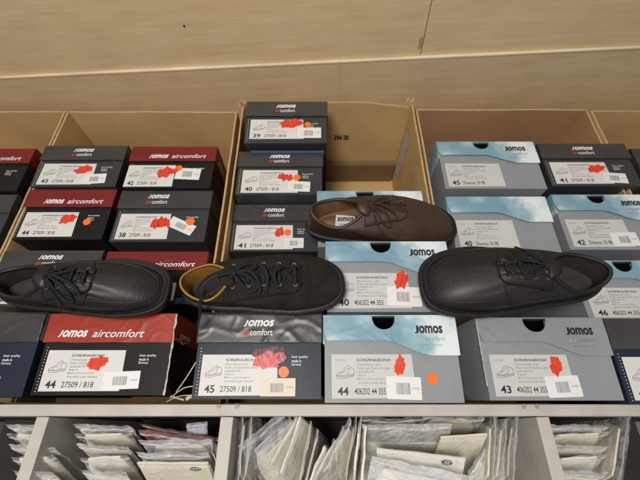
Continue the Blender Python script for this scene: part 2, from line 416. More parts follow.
    for mk in marks:
        kind = mk[0]
        if kind == 'price':
            u0, u1, v0, v1, rot_, mm = mk[1:]
            cx, cy = fx((u0+u1)/2), fy((v0+v1)/2); ww, h2 = (u1-u0)*w, (v1-v0)*hb; c, s = math.cos(rot_), math.sin(rot_)
            tr = lambda pts: [(cx+x*c-y*s, cy+x*s+y*c) for x, y in pts]
            st = MB().poly(tr(rrect(-ww/2, ww/2, -h2/2, h2/2, .0022 if blue else .0008)), zb+.0006, .0003).build('price_sticker', mm, g)
            bc = MB(); rr = random.Random(int(u0*1000)); x = -ww*.22
            while x < ww*.16:
                bw = rr.choice((.0005, .0008, .0012)); bc.poly(tr([(x,-h2*.28),(x+bw,-h2*.28),(x+bw,h2*.22),(x,h2*.22)]), zb+.0008); x += bw+rr.choice((.0005,.0008))
            vs, fs = text_mesh('€ 59,95', .01, 0, 1)
            bc.add([(*tr([(ww*.24+v[0]*ww*.2, -h2*.08+v[1]*h2*.13)])[0], zb+.0008) for v in vs], fs)
            bc.build('barcode', M['inkg'], st)
        elif kind == 'dot':
            u, v, r = mk[1:]; MB().poly([(fx(u)+r*math.cos(2*PI*k/28), fy(v)+r*math.sin(2*PI*k/28)) for k in range(28)], zb+.0012, .0003).build('round_sticker', M['dot'], g)
        elif kind == 'ink':
            u, v, rx, ry, sd, mm = mk[1:]
            q = MB(); rr = random.Random(int(sd*10)); ph = rr.uniform(0, 6)
            out = []
            for k in range(90):      # outline ragged by the ends of pen strokes
                a_ = 2*PI*k/90; st_ = .26*max(0, math.sin(a_*7+ph))**.6*abs(math.sin(a_)) ; r_ = .98+st_+.30*nz(math.cos(a_)*1.6+sd, math.sin(a_)*1.6, sd*2.3)+.05*rr.uniform(-1, 1)
                out.append((fx(u)+rx*r_*math.cos(a_)+rx*.25*math.sin(a_), fy(v)+ry*r_*math.sin(a_)))
            q.poly(out, zb+.0016+mk[5]*.00001)
            q.build('marker_scribble', mm, g)
        elif kind == 'scrub':
            u, v, rx, ry, sd, mm = mk[1:]; rr = random.Random(sd); q = MB(); pts = []
            for k in range(11): pts.append((fx(u)-rx+2*rx*k/10+rx*.12*rr.uniform(-1, 1), fy(v)+(ry if k % 2 else -ry)*rr.uniform(.45, 1.1), zb+.0017))
            q.ribbon(pts, rx*.17, .00015, 4, 6)
            q.build('marker_scribble', mm, g)
        elif kind == 'patch':
            u0, u1, v0, v1, mm, nm = mk[1:]
            MB().poly([(fx(u0),fy(v1)),(fx(u1),fy(v1)),(fx(u1),fy(v0)),(fx(u0),fy(v0))], zb+.0001, .0003).build(nm, mm, g)
    return g

GD = 'charcoal shoe boxes stood on end'
GB = 'grey shoe boxes with sky printed lids'
GR = 'red lidded shoe boxes stood on end'
# front row
b45 = shoe_box(202, 321, 314, 0, .128, 'dark', '45', 'crumpled charcoal shoe box at the front with a size 45 label and pink marker', GD, tilt=R(5), crumple=.0010, seed=3, body_m=M['navy'], labelbox=(.05, .66, .50, .965),
    marks=[('ink', .575, .475, .027, .0065, 5.3, M['dmark']), ('ink', .60, .455, .020, .006, 1.3, M['dmark']), ('ink', .59, .565, .0235, .0125, 8.2, M['pink']), ('dot', .705, .70, .0082), ('price', .53, .80, .77, .97, 0, M['cream'])])
b44 = shoe_box(324.5, 452.5, 316.5, 0, .129, 'blue', '44', 'grey shoe box at the front with a sky blue lid and size 44 label', GB, tilt=R(5), seed=4, art='406202 44 355',
    marks=[('ink', .555, .585, .0082, .0125, 2.5, M['marker']), ('ink', .545, .64, .0065, .0055, 6.5, M['marker']), ('dot', .785, .74, .0085), ('price', .448, .70, .715, .965, R(-2), M['sticker'])])
b40 = shoe_box(326.5, 444, 243, 0, .128, 'blue', '40', 'grey shoe box with size 40 label and price sticker, directly behind the size 44 box', GB, seed=6, art='406202 44 355', tilt=R(0),
    marks=[('ink', .60, .56, .0115, .0135, 9.4, M['marker']), ('price', .475, .745, .66, .925, R(-3), M['sticker']), ('dot', .80, .78, .006)])
bA = shoe_box(318, 420, 192.5, -.05, .13, 'blue', None, 'sky blue lidded shoe box mostly hidden under the brown laced shoe', GB, seed=8, plain=True)
# back stack in the middle carton
b39 = shoe_box(248, 326.5, 103, -.03, .120, 'dark', '39', 'charcoal shoe box with a size 39 label at the back of the middle carton', GD, seed=11, art='27509 / 818', labelbox=(.06, .72, .43, .90), tilt=R(4),
    marks=[('ink', .56, .53, .0235, .0115, 3.7, M['marker']), ('dot', .765, .56, .0075), ('price', .64, .93, .63, .88, 0, M['sticker'])])
b40d = shoe_box(240.5, 322, 153, -.062, .117, 'dark', '40', 'charcoal shoe box with a size 40 label and red scribble, behind the size 41 one', GD, seed=12, labelbox=(.06, .72, .43, .96), tilt=R(0),
    marks=[('scrub', .56, .60, .0145, .010, 15, M['marker']), ('dot', .705, .61, .0078), ('price', .60, .86, .70, .93, R(-3), M['sticker'])])
b41 = shoe_box(234, 318, 206, -.100, .114, 'dark', '41', 'charcoal shoe box with a size 41 label, just behind the nubuck shoe', GD, seed=13, labelbox=(.06, .72, .44, .96),
    marks=[('ink', .56, .60, .009, .011, 25.2, M['marker']), ('dot', .655, .60, .0075), ('price', .62, .84, .72, .93, 0, M['sticker'])])
# worn blue inner sheet under box 39
MB().box(-.083, .083, -.006, .0, 0, .30).build('blue_sheet', M['inkblue']).location = P(290, 151, -.052)+Vector((-.006, .001, -.30))
tag(bpy.data.objects['blue_sheet'], 'worn dark blue card tray wedged between the size 39 and size 40 charcoal boxes', 'card tray')
# supporting box hidden below the black laced shoe
bh = shoe_box(226, 322, 268, -.012, .092, 'dark', None, 'charcoal shoe box nearly hidden under the nubuck shoe with mustard lining', GD, seed=14, plain=True)
# left carton column
r1 = shoe_box(135, 217, 148, -.065, .115, 'oneline', '42', 'dark red lidded shoe box with a size 42 label in the left carton', GR, seed=21, body_m=M['black'], lid_m=M['red'], labelbox=(.0, .56, .45, .97),
    marks=[('ink', .44, .64, .016, .013, 4.4, M['marker']), ('ink', .53, .60, .012, .007, 7.4, M['marker']), ('dot', .595, .53, .008), ('price', .57, .86, .53, .80, R(-3), M['sticker'])])
d2 = shoe_box(124, 212.5, 192, -.078, .125, 'dark', '38', 'charcoal shoe box with a size 38 label and a crooked price sticker', GD, seed=22, ls=-.06,
    labelbox=(.05, .60, .46, .955), marks=[('scrub', .50, .64, .018, .013, 33, M['marker']), ('price', .58, .88, .60, .80, R(-25), M['sticker']), ('dot', .82, .62, .009)])
r3 = shoe_box(110, 208, 253, -.06, .105, 'oneline', None, 'bright red lidded shoe box just behind the mustard lined heel', GR, seed=23, body_m=M['black'], lid_m=M['red'],
    marks=[('patch', .60, .74, .60, .93, M['white'], 'size_label'), ('patch', .76, .92, .88, .99, M['inkblue'], 'blue_sticker')])
r4 = shoe_box(54, 176.5, 315, -.004, .122, 'oneline', '44', 'faded red lidded shoe box with torn white corners, beside the charcoal size 45 box', GR, seed=24, ls=-.12, body_m=M['black'], lid_m=M['redor'], tilt=R(4), marks=[('ink', .45, .62, .014, .010, 14.4, M['marker']), ('price', .52, .80, .72, .93, R(2), M['sticker'])])
# torn white edges, part of box r4, and the name on its lid side
w4 = (P(176.5,315,-.004)-P(54,315,-.004)).length
t4 = MB(); rr = random.Random(3); L_ = .33
pts = [(w4/2+.0025+.0008*rr.uniform(-1,1), .061-.122*k/16, L_+.0045+.0008*rr.uniform(-1,1)) for k in range(17)]
for a, b in zip(pts, pts[1:]): t4.ribbon([a, b], .0014*rr.uniform(.5,1.5), .0008, 2, 5)
pts = [(w4/2+.0028, .061-.040+.003*rr.uniform(-1,1), L_-.008*k) for k in range(9)]
t4.ribbon(pts, .001, .0007, 2, 5)
t4.build('torn_edge', M['torn'], r4)
lt = MB(); vs, fs = text_mesh('JOMOS', .03, .0, 1)
lt.add([(w4/2+.0025, .024+v[1]*.011, L_-.022-.05*(v[0])) for v in vs], fs)
lt.build('logo', M['inkw'], r4)
lt = MB(); vs, fs = text_mesh('Jomos', .03, .2, 1)
w1 = (P(217,148,-.065)-P(135,148,-.065)).length
lt.add([(w1/2+.0025, .027+v[1]*.012, .31-.055*v[0]) for v in vs], fs)
lt.build('logo', M['inkw'], r1)
# right carton column
c45 = shoe_box(436.5, 531, 143, -.055, .13, 'blue', '45', 'grey shoe box with a blue lid and size 45 label, rearmost in the right carton', GB, seed=31, art='Diverso 10 98', labelbox=(.04, .60, .47, .96))
c40 = shoe_box(446, 543, 198, -.062, .13, 'blue', '40', 'grey shoe box with a blue lid and size 40 label in the right carton', GB, seed=32, art='Diverso 10 98', labelbox=(.05, .62, .43, .93), finger=False, plain=True)
c3 = shoe_box(476, 599, 319, -.002, .122, 'blue', '43', 'plain grey lidded shoe box with size 43 label, just right of the size 44 box', GB, seed=33, lid_m=M['grey'], tilt=R(4), art='406202 44 355', marks=[('ink', .55, .6, .009, .012, 12.5, M['marker']), ('price', .44, .70, .715, .965, R(2), M['sticker'])])
we = (P(599,319,-.002)-P(476,319,-.002)).length
t5 = MB(); pts = [(-we/2-.0025, .059-.1*k/12, .3345+.0006*rr.uniform(-1,1)) for k in range(13)]
t5.ribbon(pts, .0009, .0007, 2, 5); t5.build('worn_edge', M['torn'], c3)

# further boxes of the same kinds on both sides
shoe_box(48, 128, 147, -.068, .115, 'dark', '43', 'charcoal shoe box with a size 43 label, rearmost at the left of the left carton', GD, seed=41, labelbox=(.06, .70, .44, .95), marks=[('ink', .56, .60, .018, .010, 16.1, M['marker']), ('price', .60, .86, .70, .93, R(4), M['sticker'])])
shoe_box(32, 117, 191, -.076, .122, 'oneline', '44', 'dark red lidded shoe box with a size 44 label, far left in the left carton', GR, seed=42, body_m=M['black'], lid_m=M['red'], labelbox=(.06, .66, .46, .95), marks=[('ink', .55, .60, .015, .011, 17.1, M['marker']), ('dot', .78, .66, .008)])
shoe_box(8, 104, 252, -.064, .112, 'dark', '46', 'charcoal shoe box with a size 46 label behind the left end of the front row', GD, seed=43, marks=[('scrub', .56, .62, .015, .009, 41, M['marker']), ('dot', .75, .66, .008)])
shoe_box(-76, 47, 314, -.003, .126, 'dark', '42', 'charcoal shoe box with a size 42 label at the far left of the front row', GD, seed=44, tilt=R(4), crumple=.0012, body_m=M['navy'], marks=[('ink', .6, .6, .016, .010, 18.1, M['marker']), ('price', .53, .80, .77, .97, 0, M['cream'])])
shoe_box(-44, 36, 150, -.07, .118, 'oneline', '45', 'dark red lidded shoe box in the carton at the far left edge', GR, seed=45, body_m=M['black'], lid_m=M['red'])
shoe_box(-70, 18, 196, -.08, .125, 'dark', '40', 'charcoal shoe box cut by the left edge of the view', GD, seed=46)
shoe_box(537, 622, 145, -.06, .118, 'dark', '41', 'charcoal shoe box with a size 41 label at the back of the right carton', GD, seed=47, labelbox=(.06, .70, .44, .95), marks=[('ink', .56, .60, .018, .010, 19.1, M['marker']), ('price', .60, .86, .70, .93, R(-4), M['sticker'])])
shoe_box(551, 644, 196, -.066, .13, 'blue', '42', 'blue lidded grey shoe box with a size 42 label in the right carton', GB, seed=48, art='Diverso 10 98', marks=[('price', .45, .72, .70, .94, R(2), M['sticker'])])
shoe_box(569, 680, 262, -.04, .112, 'blue', '46', 'grey shoe box with a size 46 label behind the right end of the front row', GB, seed=49, art='406202 44 355', marks=[('ink', .6, .6, .010, .010, 20.1, M['marker'])])
shoe_box(603, 726, 320, -.002, .126, 'dark', '43', 'charcoal shoe box with a size 43 label at the far right of the front row', GD, seed=50, tilt=R(4), body_m=M['navy'], marks=[('ink', .6, .6, .016, .010, 21.1, M['marker'])])
shoe_box(630, 712, 150, -.06, .12, 'dark', '39', 'charcoal shoe box standing in the carton at the far right edge', GD, seed=51)

# ------------------------------------------------------------------ cardboard cartons
def carton(x0, x1, y0, y1, ztop, zbot, m, label, front_top=-.22, step=None, print_=False):
    g = empty('cardboard_carton', Vector(((x0+x1)/2, (y0+y1)/2, zbot)), label, 'carton', 'open cardboard cartons holding the shoe boxes')
    O = Vector(((x0+x1)/2, (y0+y1)/2, zbot)); t = .004
    def edge(f, fixed, ax, a, b, top, nm):
        n = 60; mb = MB()
        def pt(u, side, low):
            s = a+(b-a)*u; zt = top(u)+.0008*nz(s*40, fixed*10, 1)
            z = zbot+.004 if low else zt
            wob = .0015*nz(s*8, (0 if low else 1), fixed*5)
            q = (s, fixed+side*t+wob) if ax == 0 else (fixed+side*t+wob, s)
            return Vector((q[0], q[1], z))-O
        mb.cur = 0
        vs = []; fs = []
        for i in range(n+1):
            u = i/n
            for (sd, low) in ((0,1),(1,1),(1,0),(0,0)): vs.append(pt(u, sd, low))
        for i in range(n):
            for k in range(4):
                A = i*4+k; B = i*4+(k+1)%4; q = (A, B, B+4, A+4)
                fs.append(q if ax == 1 else q[::-1])
        n0 = len(mb.f); mb.add(vs, fs + [(0,1,2,3), (n*4+3,n*4+2,n*4+1,n*4)])
        for i in range(n): mb.mi[n0+i*4+2] = 1
        mb.build(nm, [m, M['card_edge']], g)
    st = step or (lambda u: 0)
    edge(None, y1-t, 0, x0, x1, lambda u: ztop+st(u), 'back_panel')
    edge(None, x0, 1, y0+t+.0005, y1-t-.001, lambda u: ztop+.0008*math.sin(u*9)-.17*(1-min(1, max(0, (u-.17)/.09))), 'side_panel')
    edge(None, x1-t, 1, y0+t+.0005, y1-t-.001, lambda u: ztop+.0008*math.sin(u*7+1)-.17*(1-min(1, max(0, (u-.17)/.09))), 'side_panel')
    edge(None, y0, 0, x0, x1, lambda u: front_top, 'front_panel')
    MB().box(x0, x1, y0, y1, zbot, zbot+.0035).build('bottom_panel', m, g, loc=-O)
    return g, O
ZC = -.07
cm, O = carton(-.1965, .2375, .046, .738, ZC, -.37, M['card'], 'large open tan cardboard carton in the middle, half empty behind the brown shoe', step=lambda u: (.006 if u < .72 else .006-.016*(u-.72)/.28))
# inner liner strip, print and tape inside the middle carton
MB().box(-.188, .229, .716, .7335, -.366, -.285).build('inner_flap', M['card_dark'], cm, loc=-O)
a = PY(334, 140, .733); c = PY(349, 135, .733)
tp = MB(); vs, fs = text_mesh('394 00', .03, 0, 1)
tp.add([(a.x+v[0]*(c.x-a.x), .7325, a.z+v[1]*(c.z-a.z)) for v in vs], fs); tp.build('print', M['inkk'], cm, loc=-O)
tpe = MB(); tpe.grid(lambda u, v: (.2325+.0004*nz(u*9, v*9), .665+.045*v, -.12-.17*u-.02*v), 6, 6); tpe.build('tape', M['tape'], cm, loc=-O)
# crumpled torn corner at the back right of the middle carton
cr = MB(); rr = random.Random(5)
for k in range(7):
    p = Vector((.228+.012*rr.uniform(-1,1), .733+.006*rr.uniform(-1,1), ZC+.002)); q = p+Vector((.012*rr.uniform(-1,1), .01*rr.uniform(-1,1), .012*rr.random()))
    cr.ribbon([p, (p+q)/2+Vector((0,0,.004)), q], .0025*rr.uniform(.4,1), .0008, 3, 5)
for k in range(6):
    p = Vector((-.194+.008*rr.uniform(-1,1), .733+.006*rr.uniform(-1,1), ZC+.001)); q = p+Vector((.012*rr.uniform(-1,1), .01*rr.uniform(-1,1), .014*rr.random()))
    cr.ribbon([p, (p+q)/2+Vector((0,0,.004)), q], .0025*rr.uniform(.4,1), .0008, 3, 5)
cr.build('torn_corner', M['card_edge'], cm, loc=-O)
carton(-.640, -.2085, .046, .715, ZC-.004, -.37, M['card'], 'open tan cardboard carton on the left holding the red lidded shoe boxes')
carton(.2435, .676, .046, .722, ZC-.003, -.37, M['card_red'], 'open reddish brown carton on the right holding grey boxes with blue lids')

carton(-1.080, -.648, .046, .720, ZC-.008, -.37, M['card'], 'open tan cardboard carton at the far left edge of the shelf')
carton(.684, 1.110, .046, .716, ZC-.002, -.37, M['card'], 'open tan cardboard carton at the far right edge of the shelf')
# torn cardboard strips between the front left boxes
sb = MB(); rr = random.Random(9)
for k, (a, b, c) in enumerate((((176,392),(186,378),(196,362)), ((170,398),(184,388),(197,386)), ((166,402),(180,396),(198,395)), ((163,388),(172,396),(184,400)))):
    pts = [P(*q, -.045-.006*k+.01*j) for j, q in enumerate((a, b, c))]
    sb.ribbon(pts, .0006+.0008*rr.random(), .0004, 5, 5)
sb.ribbon([P(186,399,-.04), P(192,396,-.035), P(200,397,-.04)], .003, .0006, 4, 5)
o = sb.build('torn_cardboard', M['torn'])
tag(o, 'torn cardboard strips between the faded red box and the charcoal size 45 box', 'cardboard scrap')

# ------------------------------------------------------------------ shelf, rail, bins, wall
def plank(name, x0, x1, y0, y1, z0, z1, m, label, cat, group=None, bevel=.001, rot=None):
    c = Vector(((x0+x1)/2, (y0+y1)/2, z0))
    o = MB().box(x0-c.x, x1-c.x, y0-c.y, y1-c.y, 0, z1-z0).build(name, m, None, bevel=bevel)
    o.location = c
    return tag(o, label, cat, group)
plank('shelf', -1.15, 1.15, .036, .77, -.40, -.3705, M['dark'], 'dark wooden shelf board under the three cartons', 'shelf')
rail = plank('shelf_rail', -.75, .75, .0195, .0360, -.075, -.030, M['board'], 'long grey white painted rail between the boxes and the packets', 'rail', bevel=.0012)
for px in (219, 237, 524, 537):
    p = P(px, 406.5, -.03); cx = rail.location
    MB().poly([(.0035*math.cos(k*.5236), .0035*math.sin(k*.5236)) for k in range(12)], .0006, .0006).build('screw_cap', M['screw'], rail, loc=Vector((p.x-cx.x, p.y-cx.y, .0453)))
div = plank('divider_board', -.1515, -.132, -.245, .0185, -.36, -.031, M['board'], 'grey white painted upright divider beside the cream packet with the oval stamp', 'divider', bevel=.0012)
plank('divider_board', .3300, .3490, -.245, .0185, -.36, -.031, M['board'], 'grey white painted upright divider in the right part of the bins', 'divider', bevel=.0012)
plank('divider_board', -.4320, -.4130, -.245, .0185, -.36, -.031, M['board'], 'grey white painted upright divider near the left edge of the bins', 'divider', bevel=.0012)
bn = empty('storage_bin', Vector((0, -.1, -.37)), 'grey painted open bin below the rail holding the insole packets', 'bin')
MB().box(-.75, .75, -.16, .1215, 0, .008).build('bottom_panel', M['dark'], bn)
MB().box(-.75, -.735, -.16, .1185, .0085, .335).build('side_panel', M['board'], bn)
MB().box(.735, .75, -.16, .1185, .0085, .335).build('side_panel', M['board'], bn)
MB().box(-.7345, .7345, -.16, -.1485, .0085, .30).build('front_panel', M['board'], bn)
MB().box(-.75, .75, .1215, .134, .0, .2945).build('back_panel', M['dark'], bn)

def wall_board(name, x0, x1, z0, z1, y, th, m, label, roll=R(3)):
    o = MB().box(x0, x1, 0, th, z0, z1).build(name, m, None, bevel=.0003)
    o.location = (0, y, 0); o.rotation_euler = (0, -roll, 0)
    return tag(o, label, 'wall board', 'wooden boards of the back wall')
WY = .775
zled = PY(320, 62.5, WY).z
s1 = PY(421, 57, WY).x+.001
ub = wall_board('wall_board', -1.15, s1-.0009, zled+.0006, zled+.34, WY+.007, .02, M['woodT'], 'pale wooden wall board at the top left with a small dark knot')
wall_board('wall_board', s1+.0009, 1.15, zled+.0006, zled+.34, WY+.007, .02, M['woodT'], 'short pale wooden wall board at the top right, past the upright joint')
s2 = PY(339, 80, WY).x
for xa, xb, lb in ((-1.15, s2-.0001, 'lower wooden wall board behind the left and middle cartons, proud of the boards above'), (s2+.0001, 1.15, 'lower wooden wall board to the right of the faint joint behind the middle carton')):
    lb_ = wall_board('wall_board', xa, xb, -.42, zled-.004, WY, .03, M['woodL'], lb)
    MB().box(xa, xb, -.0012, .0306, zled-.0038, zled).build('planed_edge', M['woodE'], lb_, bevel=.0003)
MB().box(-1.14, 1.14, .03, .034, zled, zled+.34).build('backing', M['dark'], ub)
kp = PY(187, 26, WY+.007)
q = MB().poly(blob(0, 0, .0032, .0026, 1.5), .0, .0005)
k_ = q.build('knot', M['knot'], ub); k_.rotation_euler = (R(90), 0, 0); k_.location = (kp.x, -.0002, kp.z+kp.x*math.sin(R(3))*-1)
q = MB().poly(blob(0, 0, .0045, .016, 5.5, rag=.5), .0, .0006)
fp = PY(421.5, 40, WY+.007)
k_ = q.build('filler_patch', M['fill'], ub); k_.rotation_euler = (R(90), 0, R(0)); k_.location = (s1-.0056, -.0003, fp.z-.022)

# ------------------------------------------------------------------ shoes
def sgn(x): return (x > 0)-(x < 0)
def interp(tab, u):
    for (a, x), (b, y) in zip(tab, tab[1:]):
        if u <= b:
            k = (u-a)/(b-a); k = k*k*(3-2*k); return x+(y-x)*k
    return tab[-1][1]
def shoe(kind, mw, L, W, H, label, group, mirror=1):
    g = empty('shoe', mw, label, 'shoe', group)
    brown, dark, black = kind in ('brown', 'black'), kind == 'nubuck', kind == 'black'
    up = M['blk'] if black else M['brown'] if brown else M['nub'] if dark else M['blk']
    base = [(0,.62),(.12,.70),(.35,.75),(.5,.88),(.70,1),(.86,1),(1,.95)]
    def outl(t, o=0.):
        c, s = math.cos(t), math.sin(t); n = (2.9 if dark else 3.3 if black else 2.7) if c > 0 else 2.2
        u = .5+.5*sgn(c)*abs(c)**(2/n); hw = interp(base, u)*W/2
        ctr = mirror*W*(.06*math.sin(u*PI*1.1-.3)-.03*u)
        x = (u-.5)*(L+2*o)+L/2; y = ctr+sgn(s)*abs(s)**(2/n)*(hw+o)
        return x, y
    NU, K = 72, 18
    ru, rl, rw = (.205, .175, .29) if not dark else (.178, .15, .30)
    def rim(t, off=0., dz=0.):
        c, s = math.cos(t), math.sin(t)
        x = L*(ru+rl*c)+off*c; y = (W*rw+off)*s*(1-.38*max(0, c)**1.5)*(1-.10*max(0,-c)) + mirror*W*.02
        z = H*(.84+.10*c*c+.06*c - .10*s*s) + dz
        return x, y, z
    def surf(t, k):
        x0, y0 = outl(t, -.0015); x1, y1, z1 = rim(t)
        a = 1-math.cos(k*PI/2); b = math.sin(k*PI/2)
        c = max(0, math.cos(t)); e = 1+.45*c**3
        x = x0+(x1-x0)*a; y = y0+(y1-y0)*a
        bulge = .0035*math.sin(k*PI)
        z = .019+(z1-.019)*b**e
        # flex creases across the vamp and a slightly sagging toe box
        fl = math.exp(-((x/L-.66)/.05)**2)*c
        z += -.0026*fl*abs(math.sin(x*260+y*30)) + .0016*nz(x*30, y*30, 5)*(1-k)*b
        z -= (.006 if not black else .002)*math.exp(-((x/L-.80)/.12)**2)*b*c
        d = Vector((x-L*.5, y, 0)); y += sgn(y)*bulge*.6*abs(math.sin(t))
        return Vector((x, y, z))
    m = MB(); m.grid(lambda u, v: surf(u*2*PI, v), NU, K, close_u=True)
    upo = m.build('upper', up, g, smooth=True)
    bv = BVHTree.FromPolygons(m.v, m.f)
    def dz(x, y, off=.0):
        h = bv.ray_cast(Vector((x, y, .5)), Vector((0, 0, -1)))
        z = h[0].z if h[0] is not None else bv.find_nearest(Vector((x, y, H)))[0].z
        return z+off
    # sole
    so = MB(); rings = [(0.,-.003),(.003,.001),(.010,.0025),(.017,.004),(.0205,.0045),(.0225,.003),(.0225,-.004)]
    if black: rings = [(0.,-.003),(.004,.003),(.014,.006),(.022,.0075),(.027,.006),(.0275,.0035),(.024,.001),(.024,-.004)]
    so.grid(lambda u, v: (*outl(u*2*PI, rings[int(round(v*(len(rings)-1)))][1]), rings[int(round(v*(len(rings)-1)))][0]), NU, len(rings), close_u=True)
    so.f += [tuple(range(NU-1,-1,-1)), tuple((len(rings)-1)*NU+i for i in range(NU))]; so.mi += [0, 0]
    so.build('sole', M['rub'], g, smooth=True)
    # welt stitching
    ws = MB()
    for k in range(0, 110):
        t = 2*PI*k/110; x, y = outl(t, .0022); x2, y2 = outl(t+.028, .0022)
        ws.ribbon([(x, y, .0232 if not black else .0278), (x2, y2, .0232 if not black else .0278)], .0004, .0004, 1, 4)
    ws.build('welt_stitching', M['brownlace'] if kind == 'brown' else M['nublace'], g)
    # lining and insole
    lin = M['tanlin'] if kind == 'brown' else M['darkin'] if black else M['mustard'] if dark else M['darkin']
    li = MB()
    def lf(u, v):
        t = u*2*PI; x1, y1, z1 = rim(t, -.0022)
        xo, yo = outl(t, -.008); xo = min(xo, L*.62)
        xb, yb = x1+(xo-x1)*.55, y1+(yo-y1)*.55
        return Vector((x1+(xb-x1)*v, y1+(yb-y1)*v, z1-.001+(.0245-z1)*v))
    li.grid(lf, NU, 8, close_u=True, flip=True); li.build('lining', lin, g, smooth=True)
    ins = MB(); ins.add([lf(i/NU, 1.0)+Vector((0,0,.0008)) for i in range(NU)], [tuple(range(NU))])
    io = ins.build('insole', M['insole'] if kind == 'brown' else M['darkin'], g)
    # padded collar
    co = MB(); cr_ = .0034 if brown else .0017
    def cf(u, v):
        t = u*2*PI; x, y, z = rim(t); n = Vector((math.cos(t), math.sin(t), 0)); a = v*2*PI
        return Vector((x, y, z))+n*math.cos(a)*cr_+Vector((0,0,1))*math.sin(a)*cr_
    co.grid(cf, NU, 9, close_u=True); co.build('collar', up if brown or kind == 'plain' else M['mustard'], g, smooth=True)
    if kind == 'brown':
        lp = MB(); zc = .0265; lp.poly([(.052,-.017),(.092,-.014),(.090,.010),(.055,.014)], zc+.012, .001)
        lo = lp.build('insole_label', M['greylab'], io)
        lt = MB(); word_logo(lt, .056, .088, -.001, .008, zc+.0125, 0, .03); lt.text('aircomfort', .060, .086, -.009, -.005, zc+.0125)
        lt.build('print', M['inkk'], lo)
        ft = MB(); ft.slab(lambda u, v: (.03+.095*u, (-.02+.04*v)*(1-.25*abs(2*u-1)**3), zc+.011-.012*(abs(2*v-1)**2)), lambda u, v: (.03+.095*u, (-.02+.04*v)*(1-.25*abs(2*u-1)**3), zc-.002), 10, 8)
        ft.build('footbed', M['insole'], g, smooth=True)
    xr = L*(ru+rl)
    if black:
        st = MB(); pts = []
        for k in range(25):
            t = -PI*.55+PI*1.1*k/24; x, y = outl(t, -.010); pts.append((x, y, dz(x, y, .0005)))
        st.ribbon(pts, .0012, .0012, 3, 6); st.build('toe_seam', M['blk'], g, smooth=True)
    # tongue
    x0, x1 = xr-.017, L*(.745 if dark else .64)
    def tf(off):
        def f(u, v):
            x = x0+(x1-x0)*u; y = (-1+2*v)*(.020-.006*u)*(1-max(0, 1-u/.22)**2*.65) + mirror*W*.02
            z = dz(x, y) if x > xr+.004 else H*1.0+.002*(1-u)-.15*max(0, 0)
            if x <= xr+.012:
                k = max(0, min(1, (xr+.012-x)/.016)); z = z*(1-k)+(H*1.04-.0*x)*k
            return Vector((x, y, z+off-.004*abs(2*v-1)**2))
        return f
    tg = MB(); tg.slab(tf(.0018), tf(-.002), 16, 9); tg.build('tongue', up, g, smooth=True)
    # facings with eyelets
    eyes = []; ne = 4 if brown else 5
    xe = [xr+.004+(x1-xr-.014)*k/(ne-1) for k in range(ne)]
    for sd in (-1, 1):
        def yin(x): return (.0075+.0035*(x1-x)/(x1-xr)) if brown else .0115
        def ff(off):
            def f(u, v):
                x = xr-.004+(x1-xr+.004)*u
                wd = (.024 if dark else .021)*(1-.35*u)*(math.sqrt(max(0, 1-max(0,(u-.82)/.18)**2))*.75+.25)
                y = sd*(yin(x)+wd*v) + mirror*W*.02
                return Vector((x, y, dz(x, y, off if 0 < v < 1 else off*.75)))
            return f
        fa = MB(); fa.slab(ff(.0042), ff(-.001), 20, 8); fo = fa.build('facing', up, g, smooth=True)
        e = MB()
        for x in xe:
            y = sd*(yin(x)+.0055) + mirror*W*.02; z = dz(x, y, .0046); eyes.append((x, y, z))
            e.ribbon([(x+.0024*math.cos(a*PI/4), y+.0024*math.sin(a*PI/4), z) for a in range(9)], .0008, .0008, 2, 6)
        e.build('eyelet', M['aged'] if dark else M['metal'], fo, smooth=True)
    # seams
    se = MB()
    for sd in (-1, 1):
        xs = (x1-.006) if brown else x1-.012
        pts = []
        for k in range(9):
            y = sd*(.016+(W*.5-.022)*k/8); x = xs-.012*(k/8)**1.5*(1 if brown else 1.8)-(.0 if brown else .0); pts.append((x, y, dz(x, y, .0005)))
        se.ribbon(pts, .0011, .0011, 3, 6); se.build('seam', up, g, smooth=True); se = MB()
    if dark:
        pts = []
        for k in range(17):
            y = (-1+2*k/16)*(W*.5-.008); x = L*.79+.010*(2*k/16-1)**2*-1; pts.append((x, y, dz(x, y, .0004)))
        se.ribbon(pts, .0011, .0010, 3, 6); se.ribbon([(p[0]+.003, p[1], dz(p[0]+.003, p[1], .0003)) for p in pts], .0006, .0006, 3, 6)
    if dark: se.build('toe_cap_seam', up, g, smooth=True)
    # laces
    la = MB(); lw, lt_ = (.0019, .0009) if brown else (.0026, .0007)
    yo = mirror*W*.02
    E = {(-1): eyes[:ne], 1: eyes[ne:]}
    for k in range(ne):
        a, b = E[-1][k], E[1][k]
        h = .0055
        c = Vector(((a[0]+b[0])/2, yo, dz((a[0]+b[0])/2, yo, h)))
        la.ribbon([Vector(a)-Vector((0,0,.001)), Vector(a).lerp(c, .4)+Vector((0,0,.003)), c, Vector(b).lerp(c, .4)+Vector((0,0,.003)), Vector(b)-Vector((0,0,.001))], lw, lt_, 6, 8)
        if k < ne-1:
            a, b = E[-1][k], E[1][k+1]
            for a, b in ((E[-1][k], E[1][k+1]), (E[1][k], E[-1][k+1])):
                c = (Vector(a)+Vector(b))/2; c.z = dz(c.x, c.y, .0030)
                la.ribbon([Vector(a)-Vector((0,0,.002)), c, Vector(b)-Vector((0,0,.002))], lw, lt_, 6, 8)
    def dr(pts, off=.006): return [Vector((x, y, max(dz(x, y), 0)+o+off)) for x, y, o in pts]
    kx = xr+.006
